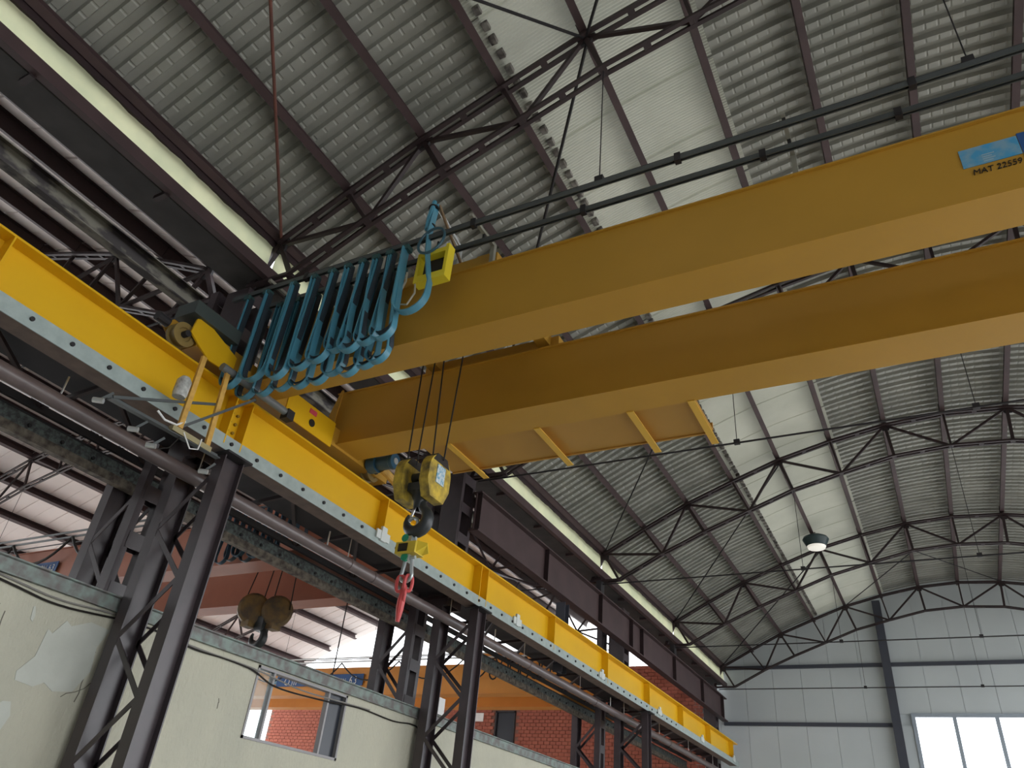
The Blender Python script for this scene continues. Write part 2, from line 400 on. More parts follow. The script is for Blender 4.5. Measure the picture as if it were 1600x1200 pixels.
# the strip of panel between the window head girt and the window frame
w1 = thing('window_1', (2, YEND, WB[2]), kind='structure')
mul = [WB[0]+1.265*k for k in range(9)]
for x in mul: MB().box(x-.06, x+.06, YEND-.05, YEND+.05, WB[2], WB[3]-.1).build('mullion', mat('window_bluegrey', (.35, .40, .46), .5), w1)
MB().box(WB[0]-.06, WB[1]+.06, YEND-.06, YEND+.05, WB[3]-.1, WB[3]+.02).build('window_head', MATS['window_bluegrey'], w1)
MB().box(WB[0]-.06, WB[1]+.06, YEND-.06, YEND+.05, WB[2]-.05, WB[2]+.05).build('window_sill', MATS['window_bluegrey'], w1)
for a, b in zip(mul, mul[1:]):
    MB().box(a+.06, b-.06, YEND, YEND+.01, WB[2]+.05, WB[3]-.1).build('pane', pane_w, w1)
post = MB().hbeam((-1.55, YEND-.18, -CZ), (-1.55, YEND-.18, arch(-1.55)-.1), .28, .26, .02, .015, (0, 1, 0)).build('end_wall_post', girt_m)
tag(post, 'tall dark steel post rising up the pale end wall left of the bright window', 'post')
for z, x0, x1, l in ((7.53, -7.4, 10, 'upper dark girt crossing the whole end wall below the arch'), (5.48, -7.6, -1.7, 'short dark girt on the end wall left of the bright window')):
    o = MB().prof((x0, YEND-.07, z), (x1, YEND-.07, z), [(-.06, -.06), (.06, -.06), (.06, .06), (-.06, .06)]).build('wall_girt', girt_m); tag(o, l, 'girt')

# ---- brick end wall of the left bay, with its window opening
wbk = thing('wall_far_left', (-18, YEND, -CZ), kind='structure')
BW0, BW1, BZ0, BZ1 = -17.75, -16.75, 3.55, 5.95
mort = MB()
for a, b, c, d in ((-31.2, BW0, -CZ, 6.9), (BW1, -12, -CZ, 6.9), (BW0, BW1, -CZ, BZ0), (BW0, BW1, BZ1, 6.9), (-12, -8.4, -CZ, 7.7)): mort.box(a, b, YEND+.02, YEND+.25, c, d)
mort.build('mortar_bed', mortar, wbk)
bk = MB(); rz = 2.2; row = 0
while rz < 7.65:
    x = -31.1+(.14 if row % 2 else 0)
    while x < -8.5:
        if not (x+.26 > BW0-.02 and x < BW1+.02 and rz+.12 > BZ0 and rz < BZ1) and not (rz > 6.75 and x < -12):
            o = random.uniform(0, .012); bk.box(x, x+.262, YEND-.02-o, YEND+.03, rz, rz+.125)
        x += .28
    rz += .142; row += 1
tag(bk.build('brickwork', brick_m, wbk), kind='stuff')
w4 = thing('window_4', (-17.25, YEND, BZ0), kind='structure')
f4 = MB()
for a, b, c, d in ((BW0, BW1, BZ1-.07, BZ1), (BW0, BW1, BZ0, BZ0+.07), (BW0, BW0+.07, BZ0, BZ1), (BW1-.07, BW1, BZ0, BZ1)): f4.box(a, b, YEND-.03, YEND+.1, c, d)
f4.build('window_frame', dark, w4)
MB().box(BW0+.07, BW1-.07, YEND+.05, YEND+.06, BZ0+.07, BZ1-.07).build('pane', darkglass, w4)
nb2 = MB().box(-18.9, -18.35, YEND-.06, YEND-.025, 5.5, 5.85).build('notice_board', white); tag(nb2, 'small pale notice board on red brick wall beside the dark window', 'board')

# ---- unseen wall behind the viewer, added in dark grey to block light
bw = MB().box(-31, 14, -7.6, -7.3, -CZ, 9.6).build('wall_back_light_block', mat('light_block_grey', (.16, .16, .155), .7)); tag(bw, kind='structure')

# ================================================================== ROOF STEEL
CHN = dict(n=0)
def chord(mb, pts, y, w=.06, h=.05, gap=.065):
    for p, q in zip(pts, pts[1:]):
        P = Vector((p[0], y, p[1])); Q = Vector((q[0], y, q[1]))
        for s in (-1, 1): mb.bar(P+Vector((0, s*(gap/2+w/2), 0)), Q+Vector((0, s*(gap/2+w/2), 0)), w, h)
        L = (Q-P).length; n = max(2, int(L/.55))
        for k in range(n+1):
            c = P+(Q-P)*(k/n); d = (Q-P).normalized()*.05
            mb.bar(c-d, c+d, gap, h*.9)
def truss(y, label, group, mirror=False, hi=14, hang=(4, 7, 10)):
    X = LX if mirror else (lambda x: x)
    ZZ = LZ if mirror else (lambda z: z)
    t = thing('roof_truss', (X(CX), y, 6.6), label, 'truss', group)
    T = [(X(a), ZZ(b)-.06) for a, b in zip(TX, TZ)]; B = [(X(a), ZZ(b)) for a, b in zip(BX, BZ)]
    mb = MB(); chord(mb, T, y); mb.build('top_chord', steel, t)
    mb = MB(); chord(mb, [(X(-7.78), 6.72)]+B+[(X(10.4), 6.72)], y, .055, .045); mb.build('bottom_chord', steel, t)
    P3 = lambda p: (p[0], y, p[1])
    for i in range(1, 14):
        MB().bar(P3(T[i]), P3(B[i]), .07 if i % 2 == 0 else .05, .055, (0, 1, 0)).build('vertical', steel, t)
    for i in range(14):
        a, b = (T[i], B[i+1]) if i % 2 == 0 else (T[i+1], B[i])
        MB().bar(P3(a), P3(b), .055, .055, (0, 1, 0)).build('diagonal', steel, t)
    for e, lo, kx in ((T[0], B[0], X(-7.78)), (T[14], B[14], X(10.4))):
        MB().bar(P3(e), P3(lo), .06, .06, (0, 1, 0)).build('diagonal', steel, t)
        MB().bar(P3(e), (kx, y, 6.72), .09, .07, (0, 1, 0)).build('end_strut', steel, t)
        MB().box(min(e[0]-.13, e[0]+.13), e[0]+.13, y-.02, y+.02, e[1]-.16, e[1]+.1).build('gusset_plate', dark, t)
    for i in (2, 4, 6, 8, 10):
        MB().poly([(T[i][0]-.12, y-.015, T[i][1]-.02), (T[i][0]-.06, y-.015, T[i][1]-.15), (T[i][0]+.08, y-.015, T[i][1]-.15), (T[i][0]+.14, y-.015, T[i][1]+.04)], (0, .03, 0)).build('gusset_plate', dark, t)
    MB().cyl((X(-7.6), y, 6.64), (X(10.25), y, 6.64), .018, 8).build('tie_rod', dark, t)
    for i in hang:
        h = MB().cyl((B[i][0], y, B[i][1]), (B[i][0], y, 6.64), .007, 6).build('hanger_rod', dark, t)
        MB().box(B[i][0]-.05, B[i][0]+.05, y-.035, y+.035, 6.615, 6.70).build('rod_clamp', dark, h)
    return t
tl = ['nearest dark arched truss over the near crane girder and its blue cables', 'arched truss largely hidden behind the rear crane girder',
      'first arched truss seen whole beyond the crane', 'arched truss under the round high bay lamp', 'last arched truss standing against the pale end wall']
for y, l in zip(YT, tl): truss(y, l, 'arched trusses of the main bay')
ll = ['nearest lattice truss of the left bay seen above the yellow runway beam', 'left bay truss in line with the second lattice column',
      'left bay truss behind the hanging round hook block', 'farthest left bay truss before the bright opening']
for y, l in zip(YT, ll): truss(y, l, 'arched trusses of the left bay', True)

def purlin(i, label, group, mirror=False, w=.105, h=.16):
    x, z = TX[i], TZ[i]; dz = .01
    s = (TZ[min(i+1, 14)]-TZ[max(i-1, 0)])/(TX[min(i+1, 14)]-TX[max(i-1, 0)])
    if mirror: x = LX(x); z = LZ(z); s = -s*.9
    n = Vector((-s, 0, 1)).normalized(); c = Vector((x, 0, z))+n*(dz+h/2)
    W, H, t = w/2, h/2, .012
    poly = [(-W, -H), (W, -H), (W, -H+t), (-W+t, -H+t), (-W+t, H-t), (W, H-t), (W, H), (-W, H)]
    t = thing('purlin', (x, 12, z), label, 'purlin', group)
    ys = [-6.9]+[-1.1]+YT
    for a, b in zip(ys, ys[1:]+[]):
        MB().prof((c.x, a+.01, c.z), (c.x, b-.01 if b < 31 else YEND-.02, c.z), poly, n).build('purlin_length', purl_m, t)
    for y in YT[:-1]: MB().prof((c.x, y-.12, c.z), (c.x, y+.12, c.z), [(-W-.012, -H), (-W-.002, -H), (-W-.002, H), (-W-.012, H)], n).build('splice_plate', steel, t)
plab = ['edge purlin along the left eave above the bright clerestory strip', 'second purlin up from the left eave', 'third purlin up from the left eave',
        'purlin at the left edge of the pale skylight band', 'purlin running down the middle of the skylight band', 'purlin at the right edge of the pale skylight band',
        'first purlin to the right of the skylight band', 'second purlin to the right of the skylight band', 'third purlin right of the skylight, nearest the picture edge', 'fourth purlin to the right of the skylight band']
for i in range(10): purlin(i, plab[i], 'purlins of the main bay roof')
for i in range(15): purlin(i, 'purlin of the left bay roof, %s from the valley gutter' % ORD[i], 'purlins of the left bay roof', True, .14, .26)

# wind bracing rods between trusses
def rod(p, q, r, M, label):
    o = MB().cyl(p, q, r, 8).build('bracing_rod', M); tag(o, label, 'rod', 'roof bracing rods')
rod((-2.63, -1.1, 9.5), (-7.43, YT[0], 7.5), .022, rust, 'reddish brown bracing rod dropping to the left end of the nearest truss')
rod((-2.6, YT[0], 9.5), (-7.43, YT[1], 7.52), .024, dark, 'thick black bracing rod passing behind the festoon tracks')
rod((-2.6, YT[1], 9.5), (-7.43, YT[2], 7.52), .018, dark, 'bracing rod rising from the first whole truss behind the walkway')
rod((-2.6, YT[2], 9.5), (-7.43, YT[3], 7.52), .018, dark, 'bracing rod rising from the left end of the lamp truss')
rod((-2.6, YT[3], 9.5), (-7.43, YT[4], 7.52), .018, dark, 'bracing rod rising from the left end of the end wall truss')
rod((-7.43, -1.1, 7.5), (-2.63, YT[0], 9.58), .022, dark, 'black bracing rod running up left from the nearest truss node at the skylight')
rod((2.62, -1.1, 10.2), (-2.63, YT[0], 9.58), .022, dark, 'black bracing rod running off right from the nearest truss node')
rod((.07, YT[3], 9.28), (-2.63, YT[4], 9.6), .016, dark, 'left thin rod running from the lamp truss to the end wall truss')
rod((.07, YT[3], 9.28), (2.62, YT[4], 10.2), .016, dark, 'right thin rod running from the lamp truss to the end wall truss')

# high bay lamp
t = thing('high_bay_lamp', (-2.55, 23.7, 9.1), 'round dark high bay lamp with pale lens under the skylight', 'lamp')
MB().lathe([(0, .42), (.2, .42), (.36, .34), (.39, .28), (.3, .1), (.24, .03), (.2, .0)], (-2.55, 23.7, 9.15), n=28).build('lamp_housing', mat('lamp_green', (.03, .055, .06), .3), t, True)
MB().lathe([(0, -.02), (.14, -.015), (.25, .0), (.28, .06)], (-2.55, 23.7, 9.15), n=28).build('lens', lens, t, True)
MB().cyl((-2.55, 23.7, 9.55), (-2.55, 23.7, 9.68), .02, 8).build('hanger', dark, t)

# ================================================================== COLUMNS
def lattice_column(y, xs, ztop, label, batten=None, pitch=.62, cap=True, zlo=-CZ):
    t = thing('lattice_column', ((xs[0]+xs[-1])/2, y, zlo), label, 'column', 'lattice columns')
    for x in xs:
        if x == batten: continue
        MB().hbeam((x, y, zlo), (x, y, ztop+(.12 if x == -7.85 else 0)), .17, .3, .016, .012, (0, 1, 0)).build('leg', steel_b, t)
    a, b = xs[0], xs[-1]
    for s in (-1, 1):
        k = 0; z = ztop-.25
        while z-pitch > zlo:
            p, q = ((a+.05, b-.05) if k % 2 else (b-.05, a+.05))
            MB().bar((p, y+s*.14, z), (q, y+s*.14, z-pitch), .012, .06, (0, 0, 1)).build('lacing_bar', steel_b, t)
            z -= pitch; k += 1
    if cap:
        MB().box(b-.17, b+.17, y-.2, y+.2, ztop, ztop+.025).build('cap_plate', dark, t)
    return t
def battened_column(t, x, y, z0, z1, w=.3, d=.3, gap=.62):
    """two channels with plates between them on the side faces (the slots show)"""
    for s in (-1, 1):
        MB().prof((x, y+s*d/2, z0), (x, y+s*d/2, z1), [(-w/2, -.012*1), (w/2, -.012), (w/2, .012), (-w/2, .012)] if False else [(-w/2, -.045), (w/2, -.045), (w/2, .045), (-w/2, .045)], (0, 1, 0)).build('channel', steel_b, t)
    z = z1-.02; 
    while z > z0+.2:
        for sx in (-1, 1): MB().box(x+sx*w/2-.006, x+sx*w/2+.006, y-d/2, y+d/2, z-.2, z).build('batten_plate', steel_b, t)
        z -= gap
CY = [5.5, 11.62, 20.8]
cl = ['large lattice column in the left foreground, under the yellow runway beam', 'second lattice column under the yellow runway beam, right of the red chain', 'third lattice column under the far part of the yellow runway beam']
for y, l in zip(CY, cl): lattice_column(y, (-7.85, -7.08), 3.86, l)
ul = ['slotted roof column above the foreground lattice column, behind the blue cables', 'dark slotted roof column behind the hook block', 'slotted roof column above the third lattice column', 'dark corner roof column beside the pale end wall']
for y, l in zip(CY+[30.7], ul):
    t = thing('roof_column', (-7.88, y, 3.98 if y < 30 else -CZ), l, 'column', 'slotted roof columns')
    battened_column(t, -7.92, y+.12, 3.98 if y < 30 else -CZ, 6.7, .44, .4)
al = ['left bay lattice column behind the wall, left of the foreground column', 'left bay lattice column behind the wall, near the red chain', 'left bay lattice column in front of the red brick wall']
for y, l in zip(CY, al):
    t = lattice_column(y+.05, (-9.12, -8.42), 3.84, l, batten=-8.42, cap=False)
    battened_column(t, -8.42, y+.05, -CZ, 6.8, .16, .3, .62)
o = MB().hbeam((-7.65, 16.4, 3.9), (-7.65, 16.4, 5.5), .24, .24, .015, .012, (0, 1, 0)).build('stub_post', girt_m); tag(o, 'short dark stub post between runway beam and eave girder', 'post')
# eave girder carrying the far trusses
t = thing('eave_girder', (-7.55, 21, 5.5), 'deep purple brown girder under the far eave', 'girder')
MB().box(-7.58, -7.56, 11.85, YEND-.1, 5.58, 6.36).build('web', purl_m, t)
for z in (5.55, 6.36): MB().box(-7.66, -7.44, 11.85, YEND-.1, z, z+.03).build('flange', purl_m, t)
for y in (11.9, 15.1, 18.45, 20.8, 21.7, 24.9, 28.2, 31.0): MB().box(-7.56, -7.45, y-.01, y+.01, 5.58, 6.36).build('stiffener', steel, t)
for y in YT[2:4]: MB().box(-7.6, -7.46, y-.12, y+.12, 6.39, 6.72).build('truss_seat', dark, t)
# old patched beam of the left bay
o = MB().hbeam((-9.0, -6, 6.86), (-9.0, YEND, 6.86), .16, .3, .02, .015).build('eave_beam', oldbeam); tag(o, 'old dark eave beam with flaking pale paint in the left bay', 'beam')

# ================================================================== RUNWAY BEAMS
def runway(x, z0, z1, side, M, sm, label, y1=30.8, w=.36, stiff=True):
    t = thing('runway_beam', (x, 12, z0), label, 'crane runway')
    y0 = -6.5
    MB().box(x-.012, x+.012, y0, y1, z0+.02, z1-.025).build('web', M, t)
    MB().box(x-w/2, x+w/2, y0, y1, z1-.025, z1).build('top_flange', M, t)
    MB().box(x-w/2+.02, x+w/2-.02, y0, y1, z0, z0+.03).build('bottom_flange', flange, t)
    xs = x+side*(w/2-.015)
    MB().box(min(xs, xs+side*.012), max(xs, xs+side*.012), y0, y1, z0-.035, z0+.14 if stiff else z0+.17).build('bolted_strip', sm, t)
    MB().poly([(x+side*.02, y0, z0+.125), (xs, y0, z0+.125), (xs, y0, z0+.14), (x+side*.02, y0, z0+.14)], (0, y1-y0, 0)).build('strip_ledge', sm, t)
    bm = MB().cyl((0, 0, 0), (side*.022, 0, 0), .024, 8).mesh('bolt', boltm)
    for k in range(66):
        yy = 2.76-.4335*18+.4335*k
        if yy < -2 or yy > y1-.1: continue
        inst('bolt', bm, t, (xs+side*.01, yy, z0+.06))
    MB().box(x-.03, x+.03, y0, y1, z1, z1+.05).build('rail', dark, t)
    if stiff:
        for k in range(-2, 11):
            y = 5.38+3.13*k*.986
            pr = (y-.13, y+.13) if k in (0, 2) else (y,)
            for yy in pr:
                for s in (-1, 1):
                    MB().box(min(x+s*.01, x+s*w/2), max(x+s*.01, x+s*w/2), yy-.008, yy+.008, z0+.03, z1-.025).build('stiffener', M, t)
    return t
RX = -7.0
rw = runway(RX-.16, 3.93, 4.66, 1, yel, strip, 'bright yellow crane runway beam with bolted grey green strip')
for y in (5.4, 5.62):
    pass
# joint plate with bolts at the first column, white cable clips on the strip
jp = MB().box(RX-.14, RX-.12, 5.30, 5.46, 4.1, 4.55).build('joint_plate', yel, rw)
for k in range(6):
    MB().cyl((RX-.12, 5.33+.09*(k % 2), 4.2+.12*(k//2)), (RX-.09, 5.33+.09*(k % 2), 4.2+.12*(k//2)), .02, 6).build('joint_bolt', mat('bolt_dark_yellow', (.3, .18, .02), .5), rw)
for y in (8.45, 12.9, 17.3, 21.6, 25.9, 30.0):
    c = MB().box(RX+.02, RX+.05, y-.16, y+.16, 3.97, 4.10)
    c.box(RX+.02, RX+.06, y-.06, y+.06, 3.95, 4.17); c.build('strip_clamp', mat('clamp_pale', (.62, .66, .64), .5), rw)
rl = runway(-9.1, 3.84, 4.03, 1, dark, mat('old_green_strip', (.13, .16, .15), .6, 0, (.05, .05, .05), 20, .5), 'old dark crane runway beam of the left bay, beyond the brown pipe', stiff=False)
MB().box(-9.0, -8.88, -6.5, 30.8, 3.72, 3.83).build('rusty_edge', mat('rusty_flange', (.22, .19, .15), .7, 0, (.07, .055, .045), 11, .6), rl)
# horizontal surge girder between the two runways, with an added plate to darken it
t = thing('surge_girder', (-8, 12, 3.9), 'dark horizontal lattice with an added shading plate under the yellow runway beam', 'girder')
MB().box(-8.3, -7.4, -6.5, 30.8, 4.2, 4.22).build('shade_plate', dark, t)
for x, z in ((-7.5, 4.12), (-8.75, 4.02)): MB().box(x-.03, x+.03, -6.5, 30.8, z, z+.09).build('chord', dark, t)
for k in range(24):
    y = -5+1.5*k
    MB().bar((-7.5, y, 4.14), (-8.75, y+1.5, 4.08), .05, .04).build('diagonal', steel, t)
    MB().bar((-7.5, y, 4.14), (-8.75, y, 4.08), .05, .05).build('cross_bar', steel, t)
    if k % 2: MB().cyl((-7.6, y, 4.15), (-7.6, y, 3.78), .008, 6).build('pipe_hanger', galv, t)
# brown pipe
t = thing('pipe', (-7.6, 12, 3.5), 'long brown pipe slung under the yellow runway beam', 'pipe')
MB().cyl((-7.6, -6, 3.69), (-7.6, 30.5, 3.69), .09, 20).build('pipe_run', pipe_m, t, True)
for y in (2.5, 8.55, 9.15, 14.7, 18.4, 24.4): MB().cyl((-7.6, y-.02, 3.69), (-7.6, y+.02, 3.69), .098, 20).build('pipe_joint', pipe_m, t, True)
for y in (3.6, 8.0, 13.2, 19.5): MB().cyl((-7.6, y, 3.7), (-7.6, y, 4.0), .012, 6).build('pipe_strap', galv, t)
# ================================================================== MAIN CRANE
cr = thing('overhead_crane', (-2, 6.4, 4.75), 'yellow double girder overhead crane spanning the main bay', 'crane')
Zb, Zt = 4.84, 5.73
def girder(y0, y1, x0, x1, M, parent, zb=Zb, zt=Zt, name='girder', fl=.03, bevel=True):
    g = MB().box(x0, x1, y0+fl, y1-fl, zb+.02, zt-.02)
    o = g.build(name, M, parent)
    MB().box(x0, x1, y0, y1, zb, zb+.02).build('bottom_flange', M, o)
    MB().box(x0, x1, y0, y1, zt-.02, zt).build('top_flange', M, o)
    return o
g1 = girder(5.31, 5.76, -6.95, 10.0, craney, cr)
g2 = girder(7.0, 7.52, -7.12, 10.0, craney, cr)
for g, y in ((g1, 5.535), (g2, 7.26)): MB().box(-6.95, 9.95, y-.025, y+.025, Zt, Zt+.05).build('trolley_rail', dark, g)
# bolted end plate of the rear girder
ep = MB().poly([(-7.16, 6.97, 4.86), (-7.16, 6.97, 5.35), (-7.03, 6.97, 5.75), (-7.0, 6.97, 5.75), (-7.05, 6.97, 4.86)], (0, .02, 0)).build('end_plate', craney, cr)
for z in (4.93, 5.2): MB().cyl((-7.1, 6.97, z), (-7.1, 6.955, z), .022, 8).build('bolt', boltm, ep)
# end carriage on the runway
ec = MB().box(-7.25, -6.93, 4.42, 8.25, 4.80, 5.08).build('end_carriage', craney, cr)
MB().box(-6.93, -6.915, 5.95, 6.9, 4.74, 5.12).build('side_plate', yel, ec)
MB().cyl((-6.915, 6.45, 4.88), (-6.905, 6.45, 4.88), .055, 16).build('access_hole', black, ec)
MB().box(-6.914, -6.908, 6.36, 6.5, 5.0, 5.07).build('pink_label', pink, ec)
MB().poly([(-6.92, 4.28, 4.90), (-6.92, 4.30, 5.10), (-6.92, 4.42, 5.16), (-6.92, 4.98, 4.98), (-6.92, 4.98, 4.74), (-6.92, 4.62, 4.72), (-6.92, 4.45, 4.80)], (.025, 0, 0)).build('wheel_cover', yel, ec)
for y in (4.26, 7.95):
    wh = MB().lathe([(0, -.07), (.15, -.07), (.15, -.045), (.125, -.04), (.125, .04), (.15, .045), (.15, .07), (.09, .07), (.08, .05), (0, .05)], (-7.03, y, 4.86), (1, 0, 0), 24).build('wheel', mat('wheel_dark', (.26, .18, .06), .4), ec, True)
    MB().cyl((-7.0, y, 4.86), (-6.90, y, 4.86), .04, 12).build('axle', dark, wh)
MB().poly([(-7.2, 4.08, 4.95), (-7.2, 4.2, 5.1), (-7.2, 4.5, 5.1), (-7.2, 4.5, 4.8), (-7.2, 4.3, 4.8)], (.02, 0, 0)).build('wheel_cover', craney, ec)
for y, s in ((4.1, -1), (8.25, 1)): MB().cyl((-7.1, y, 4.95), (-7.1, y+s*.16, 4.95), .06, 14).build('buffer', dark, ec)
MB().box(-7.2, -6.85, 4.2, 4.9, 5.12, 5.3).build('junction_box', mat('box_dark_green', (.06, .075, .07), .5), ec)
MB().cyl((-6.72, 4.7, 4.64), (-6.72, 5.78, 4.64), .05, 14).build('guide_tube', mat('tube_grey', (.16, .17, .17), .4), ec, True)
MB().box(-6.78, -6.66, 5.78, 5.9, 4.55, 4.68).build('tube_bracket', dark, ec)
MB().box(-7.0, -6.7, 5.0, 5.1, 4.66, 4.8).build('tube_bracket', craney, ec)
# gear motor at the far end
mo = MB().lathe([(0, -.16), (.08, -.16), (.105, -.12), (.105, .1), (.12, .12), (.12, .18), (0, .18)], (-6.62, 7.78, 4.88), (1, 0, 0), 18).build('drive_motor', motor_b, cr, True)
MB().lathe([(0, .0), (.05, .0), (.05, .012), (.02, .012), (0, .012)], (-6.44, 7.78, 4.88), (1, 0, 0), 14).build('shaft_end', galv, mo, True)
MB().cyl((-6.7, 7.85, 4.82), (-6.62, 8.2, 4.68), .06, 12).build('gearbox', wood_y, mo)
MB().cyl((-6.9, 7.78, 4.88), (-6.75, 7.78, 4.88), .13, 14).build('gear_housing', motor_b, mo, True)
# walkway on the far side of the rear girder
wkp = MB().box(-5.85, -1.95, 7.5, 8.45, 4.92, 4.95).build('walkway', platy, cr)
MB().box(-5.85, -1.95, 8.42, 8.45, 4.90, 5.05).build('toe_board', platy, wkp)
for x in (-5.36, -4.0, -2.73, -1.97):
    MB().prof((x, 7.5, 4.88), (x, 8.6, 4.88), [(-.045, -.05), (.045, -.05), (.045, -.038), (-.033, -.038), (-.033, .045), (-.045, .045)]).build('walkway_bracket', mat('bracket_yellow', (.74, .44, .06), .45), wkp)
# collector frame hanging beside the runway
cf = MB().bar((-6.72, 4.44, 4.60), (-6.72, 4.46, 3.68), .035, .06, (0, 1, 0)).build('collector_frame', wood_y, cr)
MB().bar((-6.72, 4.80, 4.60), (-6.72, 4.86, 3.60), .035, .06, (0, 1, 0)).build('yellow_post', wood_y, cf)
MB().prof((-6.72, 3.62, 3.58), (-6.72, 5.05, 3.63), [(-.035, -.03), (.035, -.03), (.035, -.02), (-.025, -.02), (-.025, .03), (-.035, .03)]).build('lower_angle', greyrail, cf)
MB().bar((-6.74, 3.66, 3.60), (-6.74, 4.84, 4.2), .02, .03).build('strut', greyrail, cf)
MB().bar((-6.76, 4.5, 3.72), (-6.6, 5.2, 4.45), .02, .03).build('strut', greyrail, cf)
MB().box(-6.76, -6.68, 4.36, 4.9, 3.60, 3.66).build('clamp_plate', mat('brass_plate', (.35, .30, .16), .5), cf)
MB().lathe([(0, 0), (.07, 0), (.08, .04), (.08, .2), (.05, .25), (0, .25)], (-6.74, 4.33, 4.0), n=14).build('wrapped_box', mat('plastic_wrap', (.55, .55, .52), .3, 0, (.3, .3, .28), 20, .6), cf, True)
for y, z in ((3.55, 3.5), (4.0, 3.42), (4.25, 3.36), (4.95, 3.4)):
    arm = MB().bar((-6.74, y+.1, z+.14), (-6.76, y, z), .02, .025).build('collector_arm', greyrail, cf)
    MB().cyl((-6.80, y-.03, z), (-6.72, y+.03, z), .028, 10).build('collector_shoe', galv, arm)
MB().tube([(-6.72, 4.15, 3.72), (-6.7, 4.25, 3.66), (-6.7, 4.4, 3.68), (-6.72, 4.5, 3.78)], .012, 6).build('white_wire', white, cf)
MB().tube([(-6.68, 4.5, 3.64), (-6.66, 4.62, 3.5), (-6.66, 4.72, 3.54), (-6.68, 4.74, 3.68)], .008, 6).build('white_wire', white, cf)
MB().tube([(-6.7, 4.5, 3.6), (-6.68, 4.4, 3.4), (-6.7, 4.3, 3.34)], .006, 6).build('black_wire', black, cf)
# festoon tracks with posts
FR = ((4.9, 5.94), (5.16, 5.92))
for k, (y, z) in enumerate(FR):
    ft = MB().prof((-7.25 if k == 0 else -6.9, y, z), (10, y, z), [(-.022, -.03), (-.01, -.03), (-.01, -.024), (-.016, -.024), (-.016, .026), (.016, .026), (.016, -.024), (.01, -.024), (.01, -.03), (.022, -.03), (.022, .032), (-.022, .032)]).build('festoon_track', greyrail, cr)
    for x in ((-6.0, -3.6, -1.3, .75, 3) if k == 0 else (-2.4, -.55, .62, 2.5)):
        MB().box(x-.03, x+.03, y-.03, y+.03, z-.05, z+.06).build('track_clamp', dark, ft)
for x in (-6.6, -3.62, -.3, 3.0):
    fp = MB().bar((x, 5.38, Zt), (x, 5.38, 6.06), .05, .05).build('festoon_post', mat('post_grey', (.30, .29, .24), .5), cr)
    MB().bar((x, 5.40, 6.04), (x, 4.84, 6.04), .04, .04).build('cross_arm', MATS['post_grey'], fp)
    for y, z in FR: MB().bar((x, y, 6.04), (x, y, z+.02), .03, .03).build('track_hanger', dark, fp)
# stickers and lettering on the near face of the front girder (y = 5.34)
FY = 5.336
st = MB().poly([(.98, FY-.002, 5.44), (1.40, FY-.002, 5.44), (1.40, FY-.002, 5.225), (.98, FY-.002, 5.225)][::-1], (0, .004, 0)).build('sticker', sticker, cr)
st['label'] = 'light blue sticker'
for k in range(4): MB().box(1.13, 1.2+.02*(k % 2), FY-.004, FY-.002, 5.245+.025*k, 5.255+.025*k).build('print_line', mat('pale_print', (.35, .5, .58), .5), st)
MB().box(1.405, 2.6, FY-.003, FY+.001, 5.17, 5.46).build('nameplate', signb, cr)['label'] = 'dark blue nameplate'
text('MAT 22559', (1.03, FY-.002, 5.125), .088, black, cr, 'handwriting', sx=.82, shear=.15)

# trolley on top of the girders
tr = thing('crane_trolley', (-4.6, 6.4, 5.78), 'crane trolley carrying the hoist above the gap between the yellow girders', 'trolley')
for x in (-5.5, -3.8): MB().box(x-.08, x+.08, 5.45, 7.35, 5.86, 6.02).build('cross_frame', craney, tr)
for y in (5.535, 7.26):
    MB().box(-5.7, -3.6, y-.09, y+.09, 5.86, 6.0).build('side_frame', craney, tr)
    for x in (-5.4, -3.9): MB().cyl((x, y-.06, 5.86), (x, y+.06, 5.86), .08, 16).build('wheel', dark, tr)
MB().cyl((-5.3, 6.38, 6.15), (-3.95, 6.38, 6.15), .2, 20).build('rope_drum', dark, tr, True)
MB().cyl((-3.95, 6.38, 6.15), (-3.5, 6.38, 6.15), .16, 16).build('hoist_motor', motor_b, tr, True)
MB().box(-5.55, -5.3, 6.1, 6.65, 5.95, 6.4).build('gearbox', craney, tr)
# towing arm with its cable ring and yellow box
ta = MB().cyl((-4.25, 5.6, 6.42), (-4.25, 5.0, 6.58), .022, 10).build('towing_arm', galv, tr)
MB().bar((-4.18, 5.75, 5.98), (-4.22, 5.0, 6.58), .025, .035).build('arm_brace', mat('tube_brown', (.2, .13, .07), .5), ta)
MB().cyl((-4.25, 5.6, 6.42), (-4.25, 5.6, 5.98), .025, 10).build('arm_post', galv, ta)
bx = thing('limit_switch_box', (-4.1, 4.98, 5.33), 'bright yellow switch box hanging at the right end of the blue cables', 'box')
for a in ((-4.32, -4.28, 4.93, 5.05, 5.33, 5.76), (-3.95, -3.91, 4.93, 5.05, 5.33, 5.8), (-4.28, -3.95, 4.93, 5.05, 5.33, 5.42), (-4.28, -3.95, 4.93, 5.05, 5.70, 5.76)):
    MB().box(*a).build('frame_side', boxy, bx)
MB().box(-4.28, -3.95, 5.02, 5.05, 5.42, 5.7).build('back_plate', dark, bx)
MB().cyl((-4.12, 4.99, 5.76), (-4.12, 4.99, 5.94), .012, 8).build('hanger', dark, bx)

